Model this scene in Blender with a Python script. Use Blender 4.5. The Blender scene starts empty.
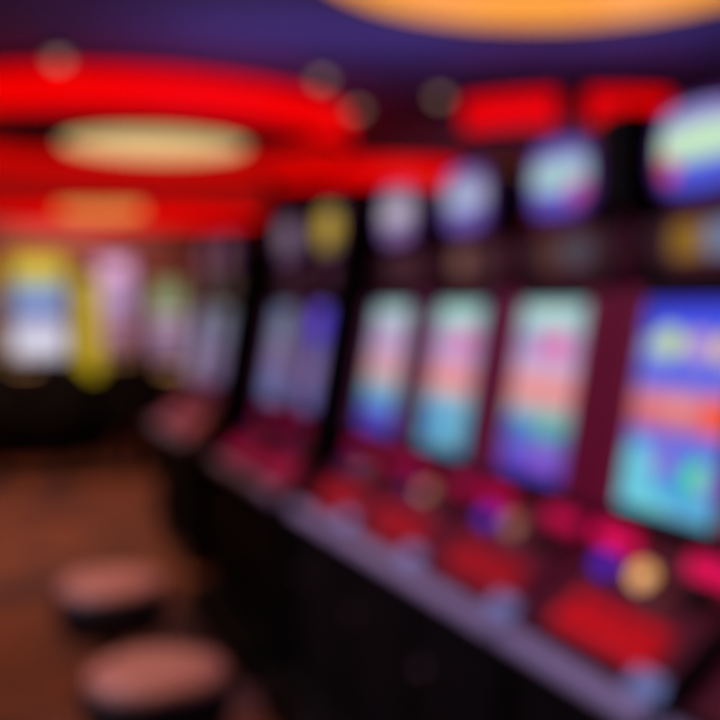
import bpy, bmesh, math, random
from mathutils import Vector, Matrix
random.seed(7)
S = bpy.context.scene
C = S.collection
PI = math.pi
EYE = 1.45
FPX = 1050.0
YAW = math.radians(20.4)
PITCH = math.radians(2.67)

# ------------------------------------------------------------------ camera
cam = bpy.data.cameras.new('camera'); camo = bpy.data.objects.new('camera', cam); C.objects.link(camo)
cam.sensor_width = 36; cam.lens = 36*FPX/720.0
cam.clip_start = 0.02; cam.clip_end = 200
camo.location = (0, 0, EYE)
camo.rotation_euler = (PI/2-PITCH, 0, -YAW)
cam.dof.use_dof = True
cam.dof.focus_distance = 0.30
cam.dof.aperture_fstop = 4.4
S.camera = camo
S.view_settings.view_transform = 'Standard'
S.view_settings.look = 'None'
S.view_settings.exposure = 0
S.view_settings.gamma = 1
S.view_settings.use_curve_mapping = False

CR = camo.rotation_euler.to_matrix()
def ray(u, v):
    return CR @ Vector(((u-360)/FPX, -(v-360)/FPX, -1))
def at_height(u, v, h):            # the point of a horizontal plane seen at a pixel
    d = ray(u, v); k = (h-EYE)/d.z
    return Vector((0, 0, EYE))+d*k
def at_depth(u, depth):            # ground point, depth along the view axis
    xc = (u-360)/FPX*depth
    return Vector((xc*math.cos(YAW)+depth*math.sin(YAW), depth*math.cos(YAW)-xc*math.sin(YAW), 0))

# ------------------------------------------------------------------ materials
def lin(c):
    return tuple(((x/255)/12.92 if x/255 <= .04045 else ((x/255+.055)/1.055)**2.4) for x in c)
M = {}
def mat(name, rgb, rough=.5, metal=0, spec=.5, emit=None, es=1.0, bump=0, bscale=80, coat=0, vary=0.0):
    m = bpy.data.materials.new(name); m.use_nodes = True; nt = m.node_tree
    b = nt.nodes['Principled BSDF']
    c = lin(rgb)
    b.inputs['Base Color'].default_value = (*c, 1)
    b.inputs['Roughness'].default_value = rough
    b.inputs['Metallic'].default_value = metal
    b.inputs['Coat Weight'].default_value = coat
    b.inputs['Specular IOR Level'].default_value = spec
    tc = nt.nodes.new('ShaderNodeTexCoord')
    if vary:
        n = nt.nodes.new('ShaderNodeTexNoise'); n.inputs['Scale'].default_value = bscale*.2
        nt.links.new(tc.outputs['Object'], n.inputs['Vector'])
        r = nt.nodes.new('ShaderNodeValToRGB')
        r.color_ramp.elements[0].color = (*[x*(1-vary) for x in c], 1); r.color_ramp.elements[0].position = .3
        r.color_ramp.elements[1].color = (*[min(1, x*(1+vary)) for x in c], 1); r.color_ramp.elements[1].position = .7
        nt.links.new(n.outputs['Fac'], r.inputs['Fac']); nt.links.new(r.outputs['Color'], b.inputs['Base Color'])
    if bump:
        n = nt.nodes.new('ShaderNodeTexNoise'); n.inputs['Scale'].default_value = bscale
        nt.links.new(tc.outputs['Object'], n.inputs['Vector'])
        bp = nt.nodes.new('ShaderNodeBump'); bp.inputs['Strength'].default_value = bump; bp.inputs['Distance'].default_value = .004
        nt.links.new(n.outputs['Fac'], bp.inputs['Height']); nt.links.new(bp.outputs['Normal'], b.inputs['Normal'])
    if emit:
        b.inputs['Emission Color'].default_value = (*lin(emit), 1)
        b.inputs['Emission Strength'].default_value = es
    M[name] = m
    return m

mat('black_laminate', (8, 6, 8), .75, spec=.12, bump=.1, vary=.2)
mat('black_gloss', (8, 7, 10), .4, spec=.3, bump=.03)
mat('maroon_gloss', (112, 20, 58), .3, coat=.5, bump=.03, vary=.15)
mat('backlit_maroon', (80, 30, 44), .3, emit=(92, 40, 52), es=.7)  # glow put in for light missing on the top box front
mat('speaker_brown', (60, 34, 38), .5, emit=(66, 28, 38), es=.5)  # brown speaker fronts, with some glow put in too
mat('slot_light', (110, 130, 180), .3, emit=(100, 114, 160), es=.65)
mat('cabinet_black', (10, 7, 9), .75, spec=.12, bump=.05, vary=.2)
mat('dark_maroon', (70, 18, 40), .4, bump=.05, vary=.2)
mat('deck_maroon', (118, 36, 54), .32, coat=.3, bump=.04, vary=.2)
mat('brushed_trim', (196, 184, 226), .4, .25, .5, bump=.15, bscale=200)
mat('chrome', (190, 185, 195), .18, .9, .5, bump=.02)
mat('dark_metal', (60, 56, 64), .35, .8, .5, bump=.05)
mat('red_buttons', (110, 6, 14), .35, emit=(165, 6, 20), es=.5, bump=.05)
mat('red_key', (150, 10, 16), .3, emit=(205, 8, 20), es=.8, coat=.5)
mat('red_key_dim', (120, 10, 30), .3, emit=(150, 10, 40), es=.6, coat=.5)
mat('yellow_button', (230, 180, 110), .3, emit=(250, 185, 110), es=1.15, coat=.6)
mat('tan_button', (190, 140, 95), .3, emit=(190, 125, 80), es=.6, coat=.6)
mat('dull_button', (120, 70, 60), .3, emit=(120, 60, 55), es=.3, coat=.6)
mat('blue_button_dim', (30, 20, 90), .3, emit=(40, 25, 110), es=.6, coat=.6)
mat('magenta_led_dim', (150, 10, 60), .4, emit=(165, 0, 62), es=.7)
mat('magenta_led_mid', (170, 10, 70), .4, emit=(185, 0, 66), es=.85)
mat('magenta_panel', (150, 20, 70), .35, emit=(140, 16, 70), es=.7)  # glow stands in for magenta light on the far decks
mat('magenta_key', (150, 20, 60), .35, emit=(165, 14, 62), es=.6)
mat('red_panel_mid', (110, 8, 20), .35, emit=(140, 12, 28), es=.5)
mat('red_key_mid', (130, 10, 20), .35, emit=(165, 14, 28), es=.65)
mat('blue_button', (40, 30, 150), .3, emit=(60, 30, 190), es=1.0, coat=.6)
mat('magenta_led', (190, 10, 80), .4, emit=(215, 0, 76), es=1.0)
mat('violet_led', (60, 30, 90), .4, emit=(88, 40, 120), es=.45)
mat('maroon_led', (110, 16, 50), .35, emit=(104, 10, 46), es=.55, coat=.4)
mat('maroon_led_dim', (70, 18, 44), .35, emit=(88, 38, 72), es=.5, coat=.4)
mat('seat_vinyl', (188, 120, 100), .38, bump=.2, bscale=150, coat=.2)  # tan holds the warm light reflected by dark upholstery
mat('seat_piping', (18, 13, 15), .5, bump=.1)
mat('yellow_neon', (200, 170, 30), .4, emit=(200, 172, 30), es=.8)
mat('yellow_trim', (130, 104, 30), .4, emit=(128, 100, 30), es=.5)
mat('amber_trim', (190, 120, 30), .4, emit=(150, 90, 20), es=.6)
mat('red_neon', (190, 5, 5), .4, emit=(240, 0, 0), es=1.0)
mat('red_neon_low', (120, 8, 8), .4, emit=(175, 14, 12), es=.8)
mat('red_neon_dim', (190, 5, 5), .4, emit=(215, 6, 4), es=.85)
mat('soffit_dark', (60, 20, 34), .6, bump=.1, vary=.2)
mat('lens_warm', (240, 220, 190), .4, emit=(215, 185, 160), es=.6)
mat('fabric_black', (15, 13, 16), .9, bump=.3, bscale=250)
mat('brown_paint', (104, 62, 54), .8, bump=.1, vary=.15)

def lamp_mat(name, inner, outer, s=1.0):
    m = bpy.data.materials.new(name); m.use_nodes = True; nt = m.node_tree
    b = nt.nodes['Principled BSDF']
    tc = nt.nodes.new('ShaderNodeTexCoord'); n = nt.nodes.new('ShaderNodeTexNoise'); n.inputs['Scale'].default_value = 2.2
    nt.links.new(tc.outputs['Object'], n.inputs['Vector'])
    r = nt.nodes.new('ShaderNodeValToRGB')
    r.color_ramp.elements[0].color = (*lin(outer), 1); r.color_ramp.elements[0].position = .35
    r.color_ramp.elements[1].color = (*lin(inner), 1); r.color_ramp.elements[1].position = .65
    nt.links.new(n.outputs['Fac'], r.inputs['Fac'])
    nt.links.new(r.outputs['Color'], b.inputs['Base Color'])
    nt.links.new(r.outputs['Color'], b.inputs['Emission Color'])
    b.inputs['Emission Strength'].default_value = s
    M[name] = m
lamp_mat('lamp_cream', (244, 212, 150), (236, 198, 132), .95)
lamp_mat('lamp_orange', (252, 168, 70), (248, 154, 58), 1.0)
lamp_mat('lamp_amber', (250, 175, 95), (240, 160, 80), .95)

m = bpy.data.materials.new('screen_picture'); m.use_nodes = True; nt = m.node_tree
b = nt.nodes['Principled BSDF']; a = nt.nodes.new('ShaderNodeVertexColor'); a.layer_name = 'picture'
b.inputs['Base Color'].default_value = (.01, .01, .01, 1); b.inputs['Roughness'].default_value = .15
nt.links.new(a.outputs['Color'], b.inputs['Emission Color']); b.inputs['Emission Strength'].default_value = 1.0
M['screen'] = m

# carpet: warm brown with darker plum and orange swirls
m = bpy.data.materials.new('carpet'); m.use_nodes = True; nt = m.node_tree
b = nt.nodes['Principled BSDF']; b.inputs['Roughness'].default_value = .8
tc = nt.nodes.new('ShaderNodeTexCoord')
w = nt.nodes.new('ShaderNodeTexNoise'); w.inputs['Scale'].default_value = 1.6; w.inputs['Detail'].default_value = 2; w.inputs['Distortion'].default_value = 1.2
nt.links.new(tc.outputs['Object'], w.inputs['Vector'])
r = nt.nodes.new('ShaderNodeValToRGB'); e = r.color_ramp.elements
e[0].position = .34; e[0].color = (*lin((84, 44, 56)), 1)
e[1].position = .72; e[1].color = (*lin((182, 96, 46)), 1)
x = e.new(.5); x.color = (*lin((146, 84, 64)), 1)
nt.links.new(w.outputs['Fac'], r.inputs['Fac']); nt.links.new(r.outputs['Color'], b.inputs['Base Color'])
f = nt.nodes.new('ShaderNodeTexNoise'); f.inputs['Scale'].default_value = 300
nt.links.new(tc.outputs['Object'], f.inputs['Vector'])
bp = nt.nodes.new('ShaderNodeBump'); bp.inputs['Strength'].default_value = .4; bp.inputs['Distance'].default_value = .004
nt.links.new(f.outputs['Fac'], bp.inputs['Height']); nt.links.new(bp.outputs['Normal'], b.inputs['Normal'])
M['carpet'] = m
mat('ceiling_paint', (112, 102, 172), .8, bump=.1, bscale=30, vary=.1)
mat('wall_paint', (150, 84, 76), .8, bump=.1, bscale=30, vary=.12)

# ------------------------------------------------------------------ mesh helpers
def obj(name, bm, m, parent=None, smooth=False):
    bmesh.ops.recalc_face_normals(bm, faces=bm.faces)
    me = bpy.data.meshes.new(name); bm.to_mesh(me); bm.free()
    if smooth:
        for p in me.polygons: p.use_smooth = True
    me.materials.append(M[m])
    o = bpy.data.objects.new(name, me); C.objects.link(o)
    if parent: o.parent = parent
    return o
def tag(o, label=None, cat=None, group=None, kind=None):
    if label: o['label'] = label
    if cat: o['category'] = cat
    if group: o['group'] = group
    if kind: o['kind'] = kind
    return o
def thing(name, label, cat, loc=(0, 0, 0), rz=0, group=None):
    o = bpy.data.objects.new(name, None); C.objects.link(o)
    o.location = loc; o.rotation_euler = (0, 0, rz); o.empty_display_size = .1
    return tag(o, label, cat, group)
def B(): return bmesh.new()
def box(bm, c, s, rot=None, bev=0):
    t = bmesh.new(); bmesh.ops.create_cube(t, size=1)
    bmesh.ops.scale(t, vec=s, verts=t.verts)
    if bev: bmesh.ops.bevel(t, geom=t.edges[:], offset=bev, segments=2, affect='EDGES', profile=.5)
    mtx = Matrix.Translation(c) @ (rot.to_4x4() if rot is not None else Matrix())
    merge(bm, t, mtx); return bm
def merge(bm, t, mtx=Matrix()):
    mp = {}
    for v in t.verts: mp[v] = bm.verts.new(mtx @ v.co)
    for f in t.faces:
        try: bm.faces.new([mp[v] for v in f.verts])
        except ValueError: pass
    t.free()
def prism(bm, prof, y0, y1):       # profile in x,z extruded along y
    a = [bm.verts.new((x, y0, z)) for x, z in prof]; c = [bm.verts.new((x, y1, z)) for x, z in prof]
    n = len(prof)
    bm.faces.new(a); bm.faces.new(c[::-1])
    for i in range(n): bm.faces.new((a[i], a[(i+1) % n], c[(i+1) % n], c[i]))
    return bm
def lathe(bm, prof, n=32, mtx=Matrix()):   # (radius, z) profile
    rows = []
    for r, z in prof:
        if r < 1e-5: rows.append([bm.verts.new(mtx @ Vector((0, 0, z)))])
        else: rows.append([bm.verts.new(mtx @ Vector((r*math.cos(2*PI*k/n), r*math.sin(2*PI*k/n), z))) for k in range(n)])
    for p, q in zip(rows, rows[1:]):
        for k in range(n):
            k2 = (k+1) % n
            if len(p) == 1 and len(q) == 1: continue
            if len(p) == 1: bm.faces.new((p[0], q[k], q[k2]))
            elif len(q) == 1: bm.faces.new((p[k], p[k2], q[0]))
            else: bm.faces.new((p[k], p[k2], q[k2], q[k]))
    return bm
def arc_band(bm, r0, r1, z0, z1, a0, a1, n=48):   # a curved wall piece
    full = abs(a1-a0) > 2*PI-1e-4
    N = n if full else n+1
    rows = []
    for k in range(N):
        a = a0+(a1-a0)*k/n; c, s = math.cos(a), math.sin(a)
        rows.append([bm.verts.new((r*c, r*s, z)) for r, z in ((r0, z0), (r1, z0), (r1, z1), (r0, z1))])
    for k in range(N if full else N-1):
        p, q = rows[k], rows[(k+1) % N]
        for i in range(4): bm.faces.new((p[i], p[(i+1) % 4], q[(i+1) % 4], q[i]))
    if not full: bm.faces.new(rows[0]); bm.faces.new(rows[-1][::-1])
    return bm
def dup(o, parent=None, fresh=()):
    c = o.copy(); C.objects.link(c); c.parent = parent
    for ch in list(o.children): dup(ch, c)
    return c

# ------------------------------------------------------------------ screen pictures (colours the screen itself shows)
def smooth01(x): x = max(0, min(1, x)); return x*x*(3-2*x)
def bands(stops):
    stops = [(t, lin(c)) for t, c in stops]
    def f(s, t):
        if t <= stops[0][0]: return list(stops[0][1])
        for (a, ca), (b_, cb) in zip(stops, stops[1:]):
            if t <= b_:
                k = smooth01((t-a)/(b_-a)); return [x+(y-x)*k for x, y in zip(ca, cb)]
        return list(stops[-1][1])
    return f
def picture(stops, blobs=(), gain=1.0, grid=0, radius=0.0):
    bf = bands(stops); bl = [(s, t, rs, rt, lin(c)) for s, t, rs, rt, c in blobs]
    def f(s, t):
        c = bf(s, t)
        for bs, bt, rs, rt, bc in bl:
            d = ((s-bs)/rs)**2+((t-bt)/rt)**2
            if d < 1:
                k = min(1, (1-d)*2.5); c = [x+(y-x)*k for x, y in zip(c, bc)]
        if grid and (abs((s*grid) % 1-.5) > .455): c = [x*.45 for x in c]
        return [x*gain for x in c]
    return f
def screen_mesh(name, w, h, pic, nu=30, nv=44, round_=0.0, bulge=0.0):
    """grid in local y (width, s=0 at +y) and z (height), facing -x, with a real thickness"""
    me = bpy.data.meshes.new(name)
    vs = []; cols = []
    def shape(s, t):
        y = (0.5-s)*2; z = (t-.5)*2
        if round_:
            # squircle mapping
            yy = y*math.sqrt(max(0, 1-round_*z*z/2)); zz = z*math.sqrt(max(0, 1-round_*y*y/2)); y, z = yy, zz
        return y*w/2, z*h/2, -bulge*(1-y*y)
    for j in range(nv+1):
        for i in range(nu+1):
            s, t = i/nu, j/nv; y, z, x = shape(s, t)
            vs.append((x, y, z)); cols.append(pic(s, t))
    fs = []
    n1 = nu+1
    for j in range(nv):
        for i in range(nu):
            fs.append((j*n1+i, j*n1+i+1, (j+1)*n1+i+1, (j+1)*n1+i))
    # rim and back
    rim = [i for i in range(n1)]+[j*n1+nu for j in range(1, nv+1)]+[nv*n1+i for i in range(nu-1, -1, -1)]+[j*n1 for j in range(nv-1, 0, -1)]
    base = len(vs)
    for k in rim: vs.append((.008, vs[k][1], vs[k][2])); cols.append((0.01, .01, .01))
    L = len(rim)
    for k in range(L): fs.append((rim[k], base+k, base+(k+1) % L, rim[(k+1) % L]))
    fs.append(tuple(base+k for k in range(L-1, -1, -1)))
    me.from_pydata(vs, [], fs)
    at = me.color_attributes.new('picture', 'FLOAT_COLOR', 'POINT')
    flat = []
    for c in cols: flat.extend((*c, 1))
    at.data.foreach_set('color', flat)
    me.materials.append(M['screen'])
    bm = bmesh.new(); bm.from_mesh(me); bmesh.ops.recalc_face_normals(bm, faces=bm.faces); bm.to_mesh(me); bm.free()
    return me

# ------------------------------------------------------------------ room
def struct(name, c, s, m):
    return tag(obj(name, box(B(), c, s), m), kind='structure')
CEIL = 3.40
struct('floor', (-1, 11, -.05), (16, 32, .1), 'carpet')
struct('ceiling', (-1, 11, CEIL+.05), (16, 32, .1), 'ceiling_paint')
struct('wall_back', (-1, 21.05, CEIL/2), (16, .1, CEIL), 'wall_paint')
struct('wall_left', (-9.05, 11, CEIL/2), (.1, 32, CEIL), 'wall_paint')
struct('wall_right', (7.05, 11, CEIL/2), (.1, 32, CEIL), 'wall_paint')
struct('baseboard_back', (-1, 20.98, .06), (16, .04, .12), 'black_laminate')

# ------------------------------------------------------------------ slot machine of the main row (faces -x)
X0 = 1.09
LEAN = math.atan2(.082, .49)
RL = Matrix.Rotation(LEAN, 3, 'Y')
SCW, SCH = .308, .445
ZC = 1.252                          # middle height of the screen
def face_pt(z, out=0):              # a point on the leaning face at height z
    return .24+.082*(z-1.0)/.49-out
def make_machine():
    t = thing('slot_machine', '', 'slot machine', (0, 0, 0), 0)
    W = .265
    prof = [(.04, .0), (.04, .655), (.025, .70), (.06, .755), (.175, .858), (.245, .905), (.262, .955), (.356, 1.515), (.356, 1.665), (.60, 1.665), (.66, 1.5), (.66, 0)]
    obj('cabinet', prism(B(), prof, -W+.012, W-.012), 'cabinet_black', t)
    for s in (-1, 1):
        y = s*(W-.006)
        sp = [(.034, 0), (.034, .66), (.018, .70), (.055, .768), (.165, .872), (.225, .925), (.236, .975), (.325, 1.53), (.33, 1.68), (.61, 1.68), (.67, 1.5), (.67, 0)]
        lo = [(.034, 0), (.034, .66), (.018, .70), (.67, .70), (.67, 0)]
        up = [(.018, .70), (.055, .768), (.165, .872), (.225, .925), (.236, .975), (.325, 1.53), (.33, 1.68), (.61, 1.68), (.67, 1.5), (.67, .70)]
        obj('side_panel', prism(B(), up, y-.006, y+.006), 'maroon_gloss', t)
        obj('base_side', prism(B(), lo, y-.006, y+.006), 'cabinet_black', t)
        # led strip beside the screen
        obj('light_strip', box(B(), (face_pt(ZC, .012), s*.214, ZC), (.012, .072, .50), RL, .004), 'maroon_led', t)
    # front of the base
    dr = obj('base_door', box(B(), (.034, 0, .37), (.012, .46, .50), None, .004), 'black_laminate', t)
    obj('lock', lathe(B(), [(0, 0), (.014, 0), (.014, .012), (.009, .016), (0, .016)], 16, Matrix.Translation((.028, .18, .5)) @ Matrix.Rotation(-PI/2, 4, 'Y')), 'chrome', dr)
    obj('kick_plate', box(B(), (.033, 0, .05), (.014, .5, .09), None, .003), 'dark_metal', t)
    # bullnose trim along the front of the deck
    bn = []
    for k in range(13):
        a = math.radians(-110+k*(250/12)); bn.append((.024-.026*math.cos(a)*1.0, .726+.025*math.sin(a)))
    obj('front_trim', prism(B(), bn, -W+.002, W-.002), 'brushed_trim', t)
    obj('wrist_rest', box(B(), (.068, 0, .772), (.03, .49, .012), Matrix.Rotation(-math.radians(42), 3, 'Y'), .004), 'deck_maroon', t)
    tk = obj('ticket_slot', box(B(), (.057, -.205, .768), (.046, .10, .016), Matrix.Rotation(-math.radians(42), 3, 'Y'), .004), 'slot_light', t)
    tk['label'] = 'pale blue lit ticket slot'
    obj('deck_plate', prism(B(), [(.058, .756), (.173, .859), (.243, .906), (.262, .958), (.255, .962), (.238, .912), (.170, .866), (.055, .763)], -W+.014, W-.014), 'deck_maroon', t)
    # sloping button deck
    a = math.atan2(.103, .115); RD = Matrix.Rotation(-a, 3, 'Y')
    def deck(k, off=0):             # k: 0 front, 1 back
        return Vector((.06+.115*k-off*math.sin(a), 0, .755+.103*k+off*math.cos(a)))
    p = deck(.46, .006)
    pan = obj('button_panel', box(B(), p, (.104, .36, .012), RD, .004), 'red_buttons', t)
    for i in range(5):
        q = deck(.30, .016); q.y = -.136+i*.068
        obj('button', box(B(), q, (.038, .055, .014), RD, .004), 'red_key', pan)
    for i in range(4):
        q = deck(.66, .016); q.y = -.12+i*.08
        obj('button', box(B(), q, (.030, .055, .012), RD, .004), 'red_key', pan)
    a2 = math.atan2(.047, .07); RS = Matrix.Translation((.212, 0, .886)) @ Matrix.Rotation(-a2, 4, 'Y')
    obj('console', box(B(), (.212, 0, .884), (.066, .47, .016), Matrix.Rotation(-a2, 3, 'Y'), .004), 'deck_maroon', t)
    kn = obj('spin_button', lathe(B(), [(0, .008), (.023, .008), (.026, .02), (.026, .03), (.02, .039), (.01, .043), (0, .044)], 28, RS @ Matrix.Translation((0, .015, 0))), 'yellow_button', t, True)
    kn['label'] = 'round glowing yellow button'
    obj('button_collar', lathe(B(), [(.027, .008), (.034, .008), (.034, .018), (.027, .02)], 28, RS @ Matrix.Translation((0, .015, 0))), 'chrome', kn, True)
    bb = obj('bet_button', lathe(B(), [(0, .008), (.026, .008), (.028, .02), (.024, .032), (0, .036)], 24, RS @ Matrix.Translation((0, .155, 0))), 'blue_button', t, True)
    bb['label'] = 'small deep blue button'
    obj('bill_slot', box(B(), (.205, -.15, .9), (.05, .09, .03), Matrix.Rotation(-a2, 3, 'Y'), .005), 'black_gloss', t)
    # led strip under the screen
    for s_ in (-1, 1): obj('glow_strip', box(B(), (.234, s_*.165, .952), (.014, .15, .042), RL, .004), 'magenta_led', t)
    # screen frame
    fb = B(); zc = ZC; fx = face_pt(zc, .001)
    for s in (-1, 1):
        box(fb, (fx, s*(SCW/2+.010), zc), (.030, .016, SCH+.03), RL, .003)
    box(fb, (face_pt(ZC-SCH/2-.012, .001), 0, ZC-SCH/2-.010), (.030, SCW+.036, .016), RL, .003)
    box(fb, (face_pt(ZC+SCH/2+.012, .001), 0, ZC+SCH/2+.010), (.030, SCW+.036, .016), RL, .003)
    obj('screen_frame', fb, 'dark_maroon', t)
    # top box: information strip between two speaker grilles
    ib = obj('speaker', box(B(), (.345, .185, 1.60), (.02, .10, .09), None, .004), 'speaker_brown', t)
    ib2 = obj('speaker', box(B(), (.345, -.185, 1.60), (.02, .10, .09), None, .004), 'speaker_brown', t)
    for o_, y in ((ib, .185), (ib2, -.185)):
        g = B()
        for r_ in range(5): box(g, (.333, y, 1.568+r_*.016), (.004, .08, .007))
        obj('grille', g, 'dark_metal', o_)
    tg = B()
    box(tg, (.343, 0, 1.60), (.012, .26, .115), None, .003)
    obj('top_glass', tg, 'backlit_maroon', t)  # plain panel made to glow, as no light reaches it
    # topper stand and housing
    obj('topper_stand', box(B(), (.39, 0, 1.675), (.12, .18, .03), None, .006), 'black_gloss', t)
    hb = B()
    n = 40; HW, HH = .156, .103; zc2 = 1.785
    ring = []
    for k in range(n):
        a_ = 2*PI*k/n; c_, s_ = math.cos(a_), math.sin(a_)
        y = HW*math.copysign(abs(c_)**.6, c_); z = zc2+HH*math.copysign(abs(s_)**.75, s_); ring.append((y, z))
    f1 = [hb.verts.new((.322, y, z)) for y, z in ring]; f2 = [hb.verts.new((.46, y*.9, zc2+(z-zc2)*.9)) for y, z in ring]
    hb.faces.new(f1); hb.faces.new(f2[::-1])
    for k in range(n): hb.faces.new((f1[k], f1[(k+1) % n], f2[(k+1) % n], f2[k]))
    obj('topper_housing', hb, 'black_gloss', t)
    eb = B()
    o1 = [eb.verts.new((.314, y*1.02, zc2+(z-zc2)*1.02)) for y, z in ring]; o2 = [eb.verts.new((.330, y*1.02, zc2+(z-zc2)*1.02)) for y, z in ring]
    i1 = [eb.verts.new((.314, y*.90, zc2+(z-zc2)*.88)) for y, z in ring]; i2 = [eb.verts.new((.330, y*.90, zc2+(z-zc2)*.88)) for y, z in ring]
    for k in range(n):
        j = (k+1) % n
        for A_, B_ in ((o1, o2), (o2, i2), (i2, i1), (i1, o1)): eb.faces.new((A_[k], A_[j], B_[j], B_[k]))
    obj('topper_rim', eb, 'violet_led', t)
    return t

def fit_screens(t, key, main, info, top):
    o = bpy.data.objects.new('screen', screen_mesh('screen', SCW, SCH, main)); C.objects.link(o); o.parent = t
    o.location = (face_pt(ZC, .014), 0, ZC); o.rotation_euler = (0, LEAN, 0)
    o = bpy.data.objects.new('info_display', screen_mesh('info_display', .25, .075, info, 20, 8)); C.objects.link(o); o.parent = t
    o.location = (.334, 0, 1.60)
    o = bpy.data.objects.new('topper_screen', screen_mesh('topper_screen', .28, .175, top, 26, 20, .55, .012)); C.objects.link(o); o.parent = t
    o.location = (.318, 0, 1.785)

T_PALE, LILAC, SALMON = (160, 205, 205), (190, 150, 205), (240, 140, 132)
mains = [
 # nearest: deep blue reels
 picture([(0, (110, 190, 220)), (.10, (70, 160, 220)), (.26, (80, 125, 225)), (.36, (110, 110, 225)), (.42, (200, 110, 130)), (.50, (238, 120, 105)), (.555, (190, 130, 170)), (.62, (95, 105, 230)), (.80, (90, 105, 225)), (.90, (70, 85, 225)), (1, (50, 55, 215))],
   [(.14, .14, .22, .20, (110, 205, 225)), (.30, .80, .17, .085, (200, 225, 150)), (.62, .79, .13, .08, (210, 170, 205)), (.10, .77, .09, .07, (150, 170, 230)), (.50, .50, .16, .05, (245, 150, 140)), (.90, .48, .17, .09, (250, 90, 60)),
    (.80, .20, .15, .085, (90, 225, 140)), (.42, .24, .12, .07, (150, 110, 205)), (.88, .78, .1, .08, (235, 200, 140)), (.92, .18, .08, .08, (150, 120, 230)), (.42, .05, .1, .05, (120, 220, 215))]),
 picture([(0, (80, 60, 190)), (.12, (110, 80, 205)), (.22, (90, 120, 190)), (.32, (100, 180, 185)), (.40, (190, 175, 185)), (.47, (240, 140, 135)), (.53, (240, 145, 140)), (.60, (205, 175, 205)), (.74, (190, 150, 205)), (.88, (165, 200, 205)), (1, (150, 195, 200))],
   [(.62, .76, .24, .08, (235, 105, 175)), (.25, .78, .15, .06, (150, 150, 205)), (.75, .30, .16, .07, (95, 185, 150)), (.15, .26, .14, .09, (60, 90, 205)), (.72, .12, .2, .07, (150, 95, 205)), (.5, .93, .4, .05, (190, 225, 220))]),
 picture([(0, (70, 140, 180)), (.12, (90, 170, 205)), (.25, (100, 180, 210)), (.37, (160, 185, 200)), (.46, (240, 140, 130)), (.53, (235, 140, 140)), (.60, (200, 165, 205)), (.76, (195, 145, 200)), (.88, (160, 205, 205)), (1, (150, 195, 195))],
   [(.7, .76, .22, .09, (225, 110, 175)), (.28, .20, .2, .1, (60, 130, 205)), (.6, .1, .2, .05, (150, 195, 205)), (.5, .93, .4, .05, (180, 225, 215))]),
 picture([(0, (110, 60, 190)), (.12, (80, 90, 205)), (.24, (90, 150, 205)), (.37, (140, 190, 195)), (.46, (225, 150, 150)), (.56, (215, 165, 180)), (.66, (190, 165, 205)), (.8, (185, 165, 205)), (.9, (165, 200, 205)), (1, (150, 190, 200))],
   [(.3, .12, .22, .08, (60, 60, 205)), (.6, .74, .2, .08, (205, 150, 205)), (.5, .93, .4, .05, (190, 225, 220))]),
 picture([(0, (110, 80, 150)), (.2, (115, 105, 165)), (.4, (120, 110, 165)), (.62, (105, 95, 165)), (.8, (100, 80, 190)), (1, (110, 90, 190))],
   [(.55, .83, .5, .16, (90, 70, 215)), (.4, .4, .3, .1, (140, 115, 165)), (.3, .1, .2, .06, (100, 120, 180))], 1.3),
 picture([(0, (105, 105, 160)), (.2, (105, 115, 165)), (.45, (130, 110, 150)), (.7, (110, 115, 150)), (1, (100, 110, 140))],
   [(.5, .7, .3, .1, (125, 130, 150)), (.5, .3, .3, .08, (120, 110, 170))], 1.3),
 picture([(0, (90, 70, 130)), (.3, (115, 95, 140)), (.6, (110, 110, 140)), (1, (95, 105, 130))], [(.5, .6, .3, .12, (130, 130, 150))]),
 picture([(0, (95, 70, 125)), (.3, (120, 95, 135)), (.6, (120, 115, 140)), (1, (105, 110, 130))], [(.5, .4, .3, .12, (130, 110, 150))]),
]
def info(a_, b_, c_):
    return picture([(0, a_), (1, a_)], [(.25, .5, .28, .8, b_), (.72, .5, .3, .8, c_)], .5)
infos = [info((90, 70, 90), (190, 140, 40), (150, 165, 205)), info((60, 50, 50), (110, 75, 60), (100, 100, 115)), info((70, 45, 48), (160, 115, 100), (90, 60, 60)),
         info((70, 40, 50), (90, 60, 70), (80, 50, 60)), info((90, 50, 80), (110, 70, 100), (90, 60, 90)), info((80, 50, 70), (100, 70, 90), (90, 60, 80)),
         info((70, 45, 55), (90, 60, 70), (80, 50, 60)), info((70, 45, 55), (90, 60, 70), (80, 50, 60))]
def top(edge, mid, lowc, blobs=()):
    return picture([(0, lowc), (.25, lowc), (.45, mid), (.68, mid), (.9, edge), (1, edge)], blobs)
tops = [top((150, 140, 215), (195, 230, 200), (75, 85, 215), [(.12, .28, .14, .2, (215, 60, 110)), (.5, .6, .5, .14, (200, 235, 195))]),
        top((110, 90, 190), (165, 195, 210), (100, 85, 200), [(.45, .5, .32, .22, (170, 210, 205)), (.85, .25, .15, .2, (200, 80, 160))]),
        top((120, 100, 180), (175, 175, 205), (115, 95, 185), [(.5, .5, .3, .25, (165, 185, 210))]),
        top((130, 110, 150), (185, 175, 190), (140, 110, 170), [(.5, .5, .3, .25, (190, 185, 195))]),
        top((170, 150, 60), (195, 160, 60), (130, 110, 70), [(.35, .4, .3, .3, (200, 170, 50))]),
        top((110, 90, 110), (135, 120, 135), (110, 85, 110)),
        top((100, 60, 70), (120, 80, 90), (100, 60, 80)), top((100, 60, 70), (120, 80, 90), (100, 60, 80))]
ys = [1.783, 2.335, 2.87, 3.41, 4.16, 4.75, 6.00, 6.55]
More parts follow.
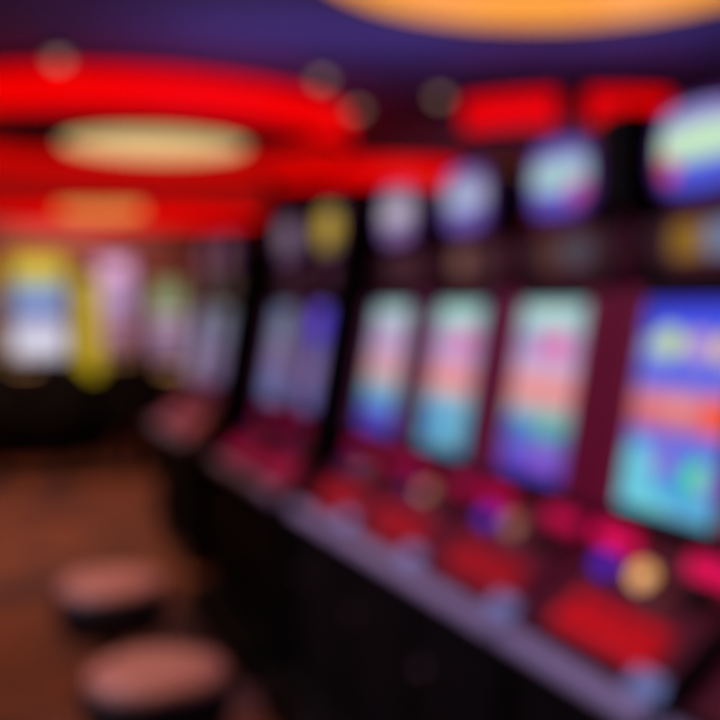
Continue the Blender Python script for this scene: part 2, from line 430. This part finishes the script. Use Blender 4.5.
labels = ['slot machine nearest the camera, deep blue screen with an orange band across',
          'slot machine with pale screen, second from the camera, violet at the screen bottom',
          'slot machine with cyan at the screen bottom, third from the camera',
          'slot machine just in front of the tall black divider, fourth from the camera, pale screen',
          'slot machine with violet screen and yellowish topper, just past the tall black divider',
          'slot machine with dull grey lilac screen, just before the further black divider',
          'first slot machine past the further black divider, dim screen half hidden by it',
          'farthest slot machine of the long row, at its end by the open floor']
G = 'slot machines in the long row along the aisle'
proto = make_machine()
mach = []
def bare_dup(o, parent=None):
    c = o.copy(); C.objects.link(c); c.parent = parent
    for ch in list(o.children): bare_dup(ch, c)
    return c
copies = [proto]+[bare_dup(proto) for _ in ys[1:]]
for i, (o, y) in enumerate(zip(copies, ys)):
    o.location = (X0, y, 0); tag(o, labels[i], 'slot machine', G)
    fit_screens(o, i, mains[i], infos[i], tops[i]); mach.append(o)
# machine whose deck corner shows at the lower right, next to the nearest one
o = bare_dup(proto); o.location = (X0, 1.205, 0)
tag(o, 'slot machine cut off by the lower right corner, only its deck edge showing', 'slot machine', G)
fit_screens(o, 8, mains[2], infos[3], tops[2])

def relight(t, table):
    for ch in list(t.children)+[g for c_ in t.children for g in c_.children]:
        k = ch.name.split('.')[0]
        if k in table:
            ch.material_slots[0].link = 'OBJECT'; ch.material_slots[0].material = M[table[k]]
relight(mach[1], {'spin_button': 'tan_button', 'button_panel': 'red_buttons', 'button': 'red_key_mid', 'glow_strip': 'magenta_led_mid'})
dim = {'spin_button': 'dull_button', 'bet_button': 'blue_button_dim', 'button_panel': 'red_panel_mid', 'button': 'red_key_mid', 'glow_strip': 'magenta_led_dim', 'light_strip': 'maroon_led_dim'}
relight(mach[2], dict(dim, spin_button='tan_button')); relight(mach[3], dim)
far = dict(dim, button_panel='magenta_panel', button='magenta_key', console='magenta_panel', wrist_rest='magenta_panel', ticket_slot='dull_button')  # far decks glow magenta in place of light falling on them
for t_ in mach[4:]: relight(t_, far)
relight(o, dim)
for t_ in mach[1:]+[o]:
    for ch in t_.children:
        if ch.name.startswith('spin_button'):
            ch['label'] = 'round tan button' if ch.material_slots[0].material == M['tan_button'] else 'round dull unlit button'

# tall divider panels between banks
def divider(y, front, z0, zt, m, label, th=.03, cap=None, grp=None):
    t = thing('divider_panel', label, 'panel', (X0, y, 0), 0, grp)
    f = lambda z: face_pt(z, front)
    prof = [(.02, 0), (.02, .66), (.0, .70), (.04, .80), (f(.95), .95), (f(1.5), 1.5), (f(zt-.04), zt-.04), (f(zt)+.02, zt), (.64, zt), (.68, zt-.06), (.68, 0)]
    obj('panel', prism(B(), prof, -th/2, th/2), m, t)
    eb = prism(B(), [(f(.97)-.006, .97), (f(zt-.06)-.006, zt-.06), (f(zt-.06)+.006, zt-.06), (f(.97)+.006, .97)], -th/2-.004, th/2+.004)
    obj('edge_trim', eb, 'black_gloss' if m != 'maroon_gloss' else 'maroon_gloss', t)
    if cap:
        obj('upper_box', box(B(), (.44, 0, 1.78), (.20, .12, .26), None, .01), 'black_laminate', t)
    return t
divider(3.735, .13, .7, 1.86, 'black_laminate', 'tall black divider panel behind the fourth slot machine of the row', .05)
divider(1.494, .015, .7, 1.62, 'black_laminate', 'low dark divider panel at the lower right corner, beside the nearest full slot machine', .026)
divider(5.13, .17, .7, 1.78, 'black_laminate', 'further tall black divider panel, seen above the middle of the row', .06)

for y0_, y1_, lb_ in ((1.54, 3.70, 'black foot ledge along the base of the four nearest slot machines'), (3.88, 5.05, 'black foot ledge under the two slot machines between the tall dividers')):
    t = thing('foot_ledge', lb_, 'ledge', (0, (y0_+y1_)/2, 0))  # black block added where the floor lies in shade
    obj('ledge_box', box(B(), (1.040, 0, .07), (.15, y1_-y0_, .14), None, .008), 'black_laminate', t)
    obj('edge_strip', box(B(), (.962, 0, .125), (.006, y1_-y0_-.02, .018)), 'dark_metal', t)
t = thing('speaker_box', 'black box standing on top between the two nearest slot machine toppers', 'speaker', (X0+.37, 2.068, 1.681))
obj('housing', box(B(), (0, 0, .112), (.15, .11, .224), None, .008), 'black_laminate', t)
obj('grille', box(B(), (-.077, 0, .112), (.006, .09, .20), None, .002), 'black_gloss', t)
# ------------------------------------------------------------------ stools
def make_stool():
    t = thing('bar_stool', '', 'stool')
    obj('seat', lathe(B(), [(0, .600), (.10, .602), (.165, .598), (.188, .588), (.192, .572)], 40), 'seat_vinyl', t, True)
    obj('seat_rim', lathe(B(), [(.192, .572), (.204, .56), (.206, .50), (.18, .425), (.10, .40), (0, .40)], 40), 'seat_piping', t, True)
    obj('pedestal', lathe(B(), [(0, .40), (.05, .40), (.05, .38), (.028, .36), (.028, .05), (.04, .035), (0, .035)], 24), 'dark_metal', t, True)
    fr = B(); 
    for k in range(24):
        pass
    lathe(fr, [(.13, .20), (.142, .21), (.15, .20), (.142, .19), (.13, .20)], 32)
    for k in range(3):
        a_ = 2*PI*k/3; box(fr, (.082*math.cos(a_), .082*math.sin(a_), .2), (.11, .014, .014), Matrix.Rotation(a_, 3, 'Z'))
    obj('foot_ring', fr, 'dark_metal', t, False)
    obj('base', lathe(B(), [(0, 0), (.20, 0), (.20, .012), (.15, .026), (.04, .036), (0, .036)], 36), 'black_gloss', t, True)
    return t
st = make_stool(); st.scale = (.87, .87, 1)
a_ = at_height(112, 577, .60); b_ = at_height(158, 665, .60)
sl = ['round tan topped stool farther from the camera, on the aisle carpet', 'round tan topped stool nearest the camera, at the bottom edge beside the machines']
st.location = (a_.x, a_.y, 0); tag(st, sl[0], 'stool', 'stools in the aisle')
s2 = bare_dup(st); s2.location = (b_.x, b_.y, 0); tag(s2, sl[1], 'stool', 'stools in the aisle')

# ------------------------------------------------------------------ upright machines across the room, facing the camera
def upright(name, u, depth, frame, spic, tpic, belly, w, H, label, frame_w=.07, turn=0):
    p = at_depth(u, depth)
    t = thing(name, label, 'slot machine', (p.x, p.y, 0), -YAW*0+math.atan2(-p.x, p.y)+turn, 'upright slot machines across the room')
    # local: faces -y
    h = H
    cb = B(); box(cb, (0, .30, h/2), (w, .56, h), None, .01); obj('cabinet', cb, 'black_laminate', t)
    fb = B()
    for s in (-1, 1): box(fb, (s*(w/2-frame_w/2), .005, (h+.80)/2), (frame_w, .04, h-.80), None, .008)
    box(fb, (0, .005, h-frame_w*.4), (w-.002, .045, frame_w*.8), None, .008)
    obj('frame', fb, frame, t)
    def scr(nm, z, hh, pic):
        o = bpy.data.objects.new(nm, screen_mesh(nm, w-2*frame_w-.01, hh, pic, 20, 16)); C.objects.link(o); o.parent = t
        o.rotation_euler = (0, 0, PI/2); o.location = (0, .012, z)
    sh = h-frame_w*.8-1.02
    scr('top_display', h-frame_w*.8-.14, .26, tpic)
    scr('screen', (1.36+h-frame_w*.8-.29)/2, h-frame_w*.8-.30-1.36, spic)
    scr('belly_display', 1.17, .33, belly)
    obj('button_deck', prism(B(), [(-1, 0), (1, 0), (1, 1), (-1, 1)], 0, 1) if False else box(B(), (0, -.08, .86), (w, .20, .10), Matrix.Rotation(math.radians(12), 3, 'X'), .01), 'deck_maroon', t)
    bt = B()
    obj('base_door', box(B(), (0, .012, .40), (w-.08, .02, .62), None, .006), 'black_gloss', t)
    for k in range(4):
        obj('button', box(B(), (-.18*w/.6+k*.12*w/.6, -.10, .914), (.06, .05, .016), Matrix.Rotation(math.radians(12), 3, 'X'), .004), 'yellow_button', t)
    return t
flat = lambda c: picture([(0, c), (1, c)])
yel = upright('slot_machine', 39, 10.0, 'yellow_trim',
        picture([(0, (110, 90, 150)), (.2, (130, 125, 185)), (.5, (140, 165, 215)), (.8, (125, 150, 205)), (1, (110, 130, 170))], [(.5, .55, .3, .25, (150, 180, 225))]),
        picture([(0, (185, 190, 120)), (.5, (225, 200, 60)), (1, (240, 150, 40))], [(.5, .5, .3, .3, (220, 210, 80))]),
        picture([(0, (190, 185, 205)), (.5, (235, 230, 245)), (1, (190, 190, 225))]),
        .66, 2.06, 'yellow framed upright slot machine with blue picture at the far left', .085)
upright('slot_machine', 115, 11.9, 'brown_paint',
        picture([(0, (170, 120, 140)), (.5, (175, 145, 190)), (1, (190, 140, 185))], [(.5, .6, .3, .2, (190, 165, 215))]),
        picture([(0, (225, 165, 205)), (1, (205, 140, 185))], [(.5, .5, .35, .4, (245, 190, 225))]),
        picture([(0, (150, 100, 110)), (1, (170, 120, 150))]),
        .52, 2.10, 'upright slot machine with pink and lilac displays, right of the glowing yellow pillar', .05)
upright('slot_machine', 167, 9.7, 'brown_paint',
        picture([(0, (190, 150, 180)), (.5, (200, 175, 195)), (1, (175, 185, 155))]),
        picture([(0, (150, 165, 120)), (1, (130, 130, 90))]),
        picture([(0, (120, 90, 120)), (1, (180, 145, 175))]),
        .36, 1.76, 'small upright slot machine with pale green and pink displays beyond the row end', .03)
upright('slot_machine', -16, 10.6, 'amber_trim', flat((120, 80, 60)), flat((160, 110, 40)), flat((120, 80, 60)), .5, 1.95,
        'amber trimmed upright slot machine cut off by the left edge', .08)

# glowing yellow pillar sign between them
p = at_depth(88, 10.6)
t = thing('light_pillar', 'glowing yellow pillar between the two upright machines at the left', 'pillar light', (p.x, p.y, 0), math.atan2(-p.x, p.y))
obj('plinth', box(B(), (0, 0, .40), (.34, .34, .80), None, .01), 'black_laminate', t)
obj('light_tube', lathe(B(), [(0, .80), (.11, .80), (.125, .84), (.125, 1.72), (.10, 1.80), (0, 1.82)], 32), 'yellow_neon', t, True)
obj('cap', lathe(B(), [(.05, 1.80), (.14, 1.80), (.14, 1.84), (0, 1.86)], 32), 'dark_metal', t, True)

# chairs in front of those machines
def make_chair():
    t = thing('casino_chair', '', 'chair')
    obj('seat', box(B(), (0, 0, .55), (.46, .44, .11), None, .035), 'fabric_black', t, True)
    bk = B()
    n = 12; pr = []
    for k in range(n+1):
        a_ = PI*k/n; pr.append((.235*math.cos(a_), .86+.17*math.sin(a_)))
    pr += [(-.215, .56), (.215, .56)]
    f = [bk.verts.new((x, -.20, z)) for x, z in pr]; g = [bk.verts.new((x*.96, -.27, z)) for x, z in pr]
    bk.faces.new(f); bk.faces.new(g[::-1])
    for k in range(len(pr)): bk.faces.new((f[k], f[(k+1) % len(pr)], g[(k+1) % len(pr)], g[k]))
    bmesh.ops.bevel(bk, geom=[e_ for e_ in bk.edges if abs(e_.verts[0].co.y-e_.verts[1].co.y) < .01], offset=.015, segments=2, affect='EDGES')
    obj('backrest', bk, 'fabric_black', t)
    obj('pedestal', lathe(B(), [(0, .50), (.06, .50), (.035, .46), (.035, .04), (0, .04)], 20), 'dark_metal', t, True)
    obj('base', lathe(B(), [(0, 0), (.25, 0), (.25, .015), (.06, .045), (0, .045)], 32), 'black_gloss', t, True)
    return t
ch = make_chair()
spots = [(58, 9.0, .1, 'black padded chair in front of the yellow framed machine'),
         (-4, 8.9, -.15, 'black padded chair at the left edge of the picture'),
         (129, 9.4, .2, 'black padded chair in front of the pink and lilac machine')]
for i, (u, d, rz, lb) in enumerate(spots):
    c = ch if i == 0 else bare_dup(ch)
    q = at_depth(u, d); c.location = (q.x, q.y, 0); c.rotation_euler = (0, 0, math.atan2(-q.x, q.y)+rz); tag(c, lb, 'chair', 'black chairs across the room')

# ------------------------------------------------------------------ ceiling rings and lamps
def ring(u, depth, R, z0, z1, arcs, label, outer='red_neon', inner='red_neon_dim'):
    p = at_depth(u, depth)
    t = thing('ring_light', label, 'ceiling light', (p.x, p.y, z0), 0, 'red ring lights under the ceiling')
    H = z1-z0
    if z1 < CEIL-.01:
        for a0, a1 in arcs:
            for f_ in (.15, .85):
                a_ = math.radians(a0+(a1-a0)*f_)
                obj('hanger', lathe(B(), [(.012, H), (.012, CEIL-z0)], 10, Matrix.Translation(((R-.02)*math.cos(a_), (R-.02)*math.sin(a_), 0))), 'dark_metal', t)
    for a0, a1 in arcs:
        a0, a1 = math.radians(a0), math.radians(a1)
        obj('light_band', arc_band(B(), R-.03, R, .03, H-.06, a0, a1, 64), outer, t)
        ib = obj('inner_band', arc_band(B(), R-.05, R-.032, .03, H*.72, a0, a1, 64), inner, t)
        obj('inner_panel', arc_band(B(), R-.05, R-.032, H*.72, H-.06, a0, a1, 64), 'soffit_dark', t)
        obj('lower_rim', arc_band(B(), R-.07, R+.02, 0, .03, a0, a1, 64), 'soffit_dark', t)
        obj('upper_rim', arc_band(B(), R-.07, R+.02, H-.06, H, a0, a1, 64), 'soffit_dark', t)
    return t
def disc(u, depth, R, z, m, label, dh=0.0):
    p = at_depth(u, depth)
    t = thing('disc_lamp', label, 'ceiling lamp', (p.x, p.y, z), 0, 'round lamps inside the ceiling rings')
    obj('diffuser', lathe(B(), [(0, -.02), (R*.6, -.015), (R*.97, 0), (R, .03)]+([(R, dh)] if dh else []), 64), m, t, not dh)
    obj('rim', arc_band(B(), R, R+.04, -.01+dh, .14+dh, 0, 2*PI, 64), 'soffit_dark', t)
    obj('top_plate', lathe(B(), [(R, .13+dh), (R, .145+dh), (0, .145+dh)], 48), 'soffit_dark', t)
    obj('hanger', lathe(B(), [(.03, .14+dh), (.03, CEIL-z)], 16), 'dark_metal', t)
    return t
ring(128, 10.4, 2.2, EYE+1.52, CEIL-.0, [(0, 360)], 'big glowing red ring at the upper left, around the cream lamp')
disc(157, 10.4, .90, EYE+1.62, 'lamp_cream', 'large cream disc lamp inside the big red ring')
ring(124, 16.2, 2.2, EYE+1.41, CEIL-.0, [(0, 360)], 'glowing red ring behind the big one, around the small amber lamp', 'red_neon_low', 'red_neon')
disc(102, 15.2, .58, EYE+1.40, 'lamp_amber', 'amber drum lamp seen small inside the farther red ring', .27)
disc(570, 4.85, 1.26, EYE+1.62, 'lamp_orange', 'large orange disc lamp cut off by the top edge')
ring(560, 10.3, 1.75, EYE+1.48, EYE+1.83, [(211, 237.5), (245.5, 268.5)], 'broken glowing red ring above the row of slot machines')
ring(372, 14.2, 1.6, EYE+1.50, EYE+1.86, [(200, 340)], 'short glowing red arc, far off behind the slot machine toppers')

# downlights
for (u, v, lb) in ((58, 56, 'small round downlight above the left of the big red ring'), (322, 76, 'small downlight at the right of the big red ring, the higher of two'),
                   (357, 107, 'small downlight at the right of the big red ring, the lower of two'), (440, 94, 'small downlight left of the broken red ring over the machines')):
    q = at_height(u, v, CEIL-.05)
    t = thing('downlight', lb, 'ceiling light', (q.x, q.y, CEIL), 0, 'round downlights in the ceiling')
    obj('housing', lathe(B(), [(.065, 0), (.085, 0), (.085, -.05), (.065, -.06), (.065, 0)], 28), 'dark_metal', t, True)
    obj('lens', lathe(B(), [(0, -.12), (.04, -.11), (.065, -.06), (0, -.03)], 28), 'lens_warm', t, True)

# ------------------------------------------------------------------ added fill lights, no fittings of their own
def spot(loc, tgt, power, col, size=70, rad=.15):
    l = bpy.data.lights.new('spot', 'SPOT'); l.energy = power; l.color = col; l.spot_size = math.radians(size); l.spot_blend = .8; l.shadow_soft_size = rad
    o = bpy.data.objects.new('spot', l); C.objects.link(o); o.location = loc
    o.rotation_euler = (Vector(tgt)-Vector(loc)).to_track_quat('-Z', 'Y').to_euler()
def point(loc, power, col, rad=.2):
    l = bpy.data.lights.new('point', 'POINT'); l.energy = power; l.color = col; l.shadow_soft_size = rad
    o = bpy.data.objects.new('point', l); C.objects.link(o); o.location = loc
warm = (1, .60, .42)
spot((.1, 5.2, CEIL-.1), (-.1, 5.0, 0), 90, warm, 100)  # unseen warm spots added to light carpet and stools
spot((.1, 2.7, CEIL-.1), (.25, 2.9, 0), 75, warm, 50)
spot((.0, 8.4, CEIL-.1), (.0, 8.0, 0), 210, warm, 100)
spot((1.6, 18.9, CEIL-.15), (1.9, 21, 2.0), 260, (1, .6, .5), 120)  # unseen spot added to brighten the back wall
spot((-2.2, 3.4, CEIL-.1), (1.1, 2.6, .7), 420, (.85, .68, .95), 46)  # unseen lilac spot added to lift the deck trim
def up_area(loc, size, power, col):  # added upward light that tints the ceiling blue
    l = bpy.data.lights.new('area', 'AREA'); l.shape = 'DISK'; l.size = size; l.energy = power; l.color = col
    o = bpy.data.objects.new('area', l); C.objects.link(o); o.location = loc; o.rotation_euler = (PI, 0, 0)
for (u, d, z, sz, pw) in ((570, 4.85, EYE+1.80, 2.2, 5), (240, 7.4, 2.3, .5, 3.6), (157, 10.4, EYE+1.80, 1.6, 2), (420, 7.4, 2.3, .5, 4), (640, 7.2, 2.35, .5, 4)):
    q = at_depth(u, d); up_area((q.x, q.y, z), sz, pw, (.48, .42, 1.0))
spot((5.0, 9.0, 2.6), (7.0, 13.0, 2.0), 70, (1, .35, .3), 120)  # unseen reddish wash added for the right wall

wd = bpy.data.worlds.new('world'); S.world = wd; wd.use_nodes = True
bg = wd.node_tree.nodes['Background']; bg.inputs['Color'].default_value = (.10, .06, .20, 1); bg.inputs['Strength'].default_value = .35
S.cycles.use_denoising = True
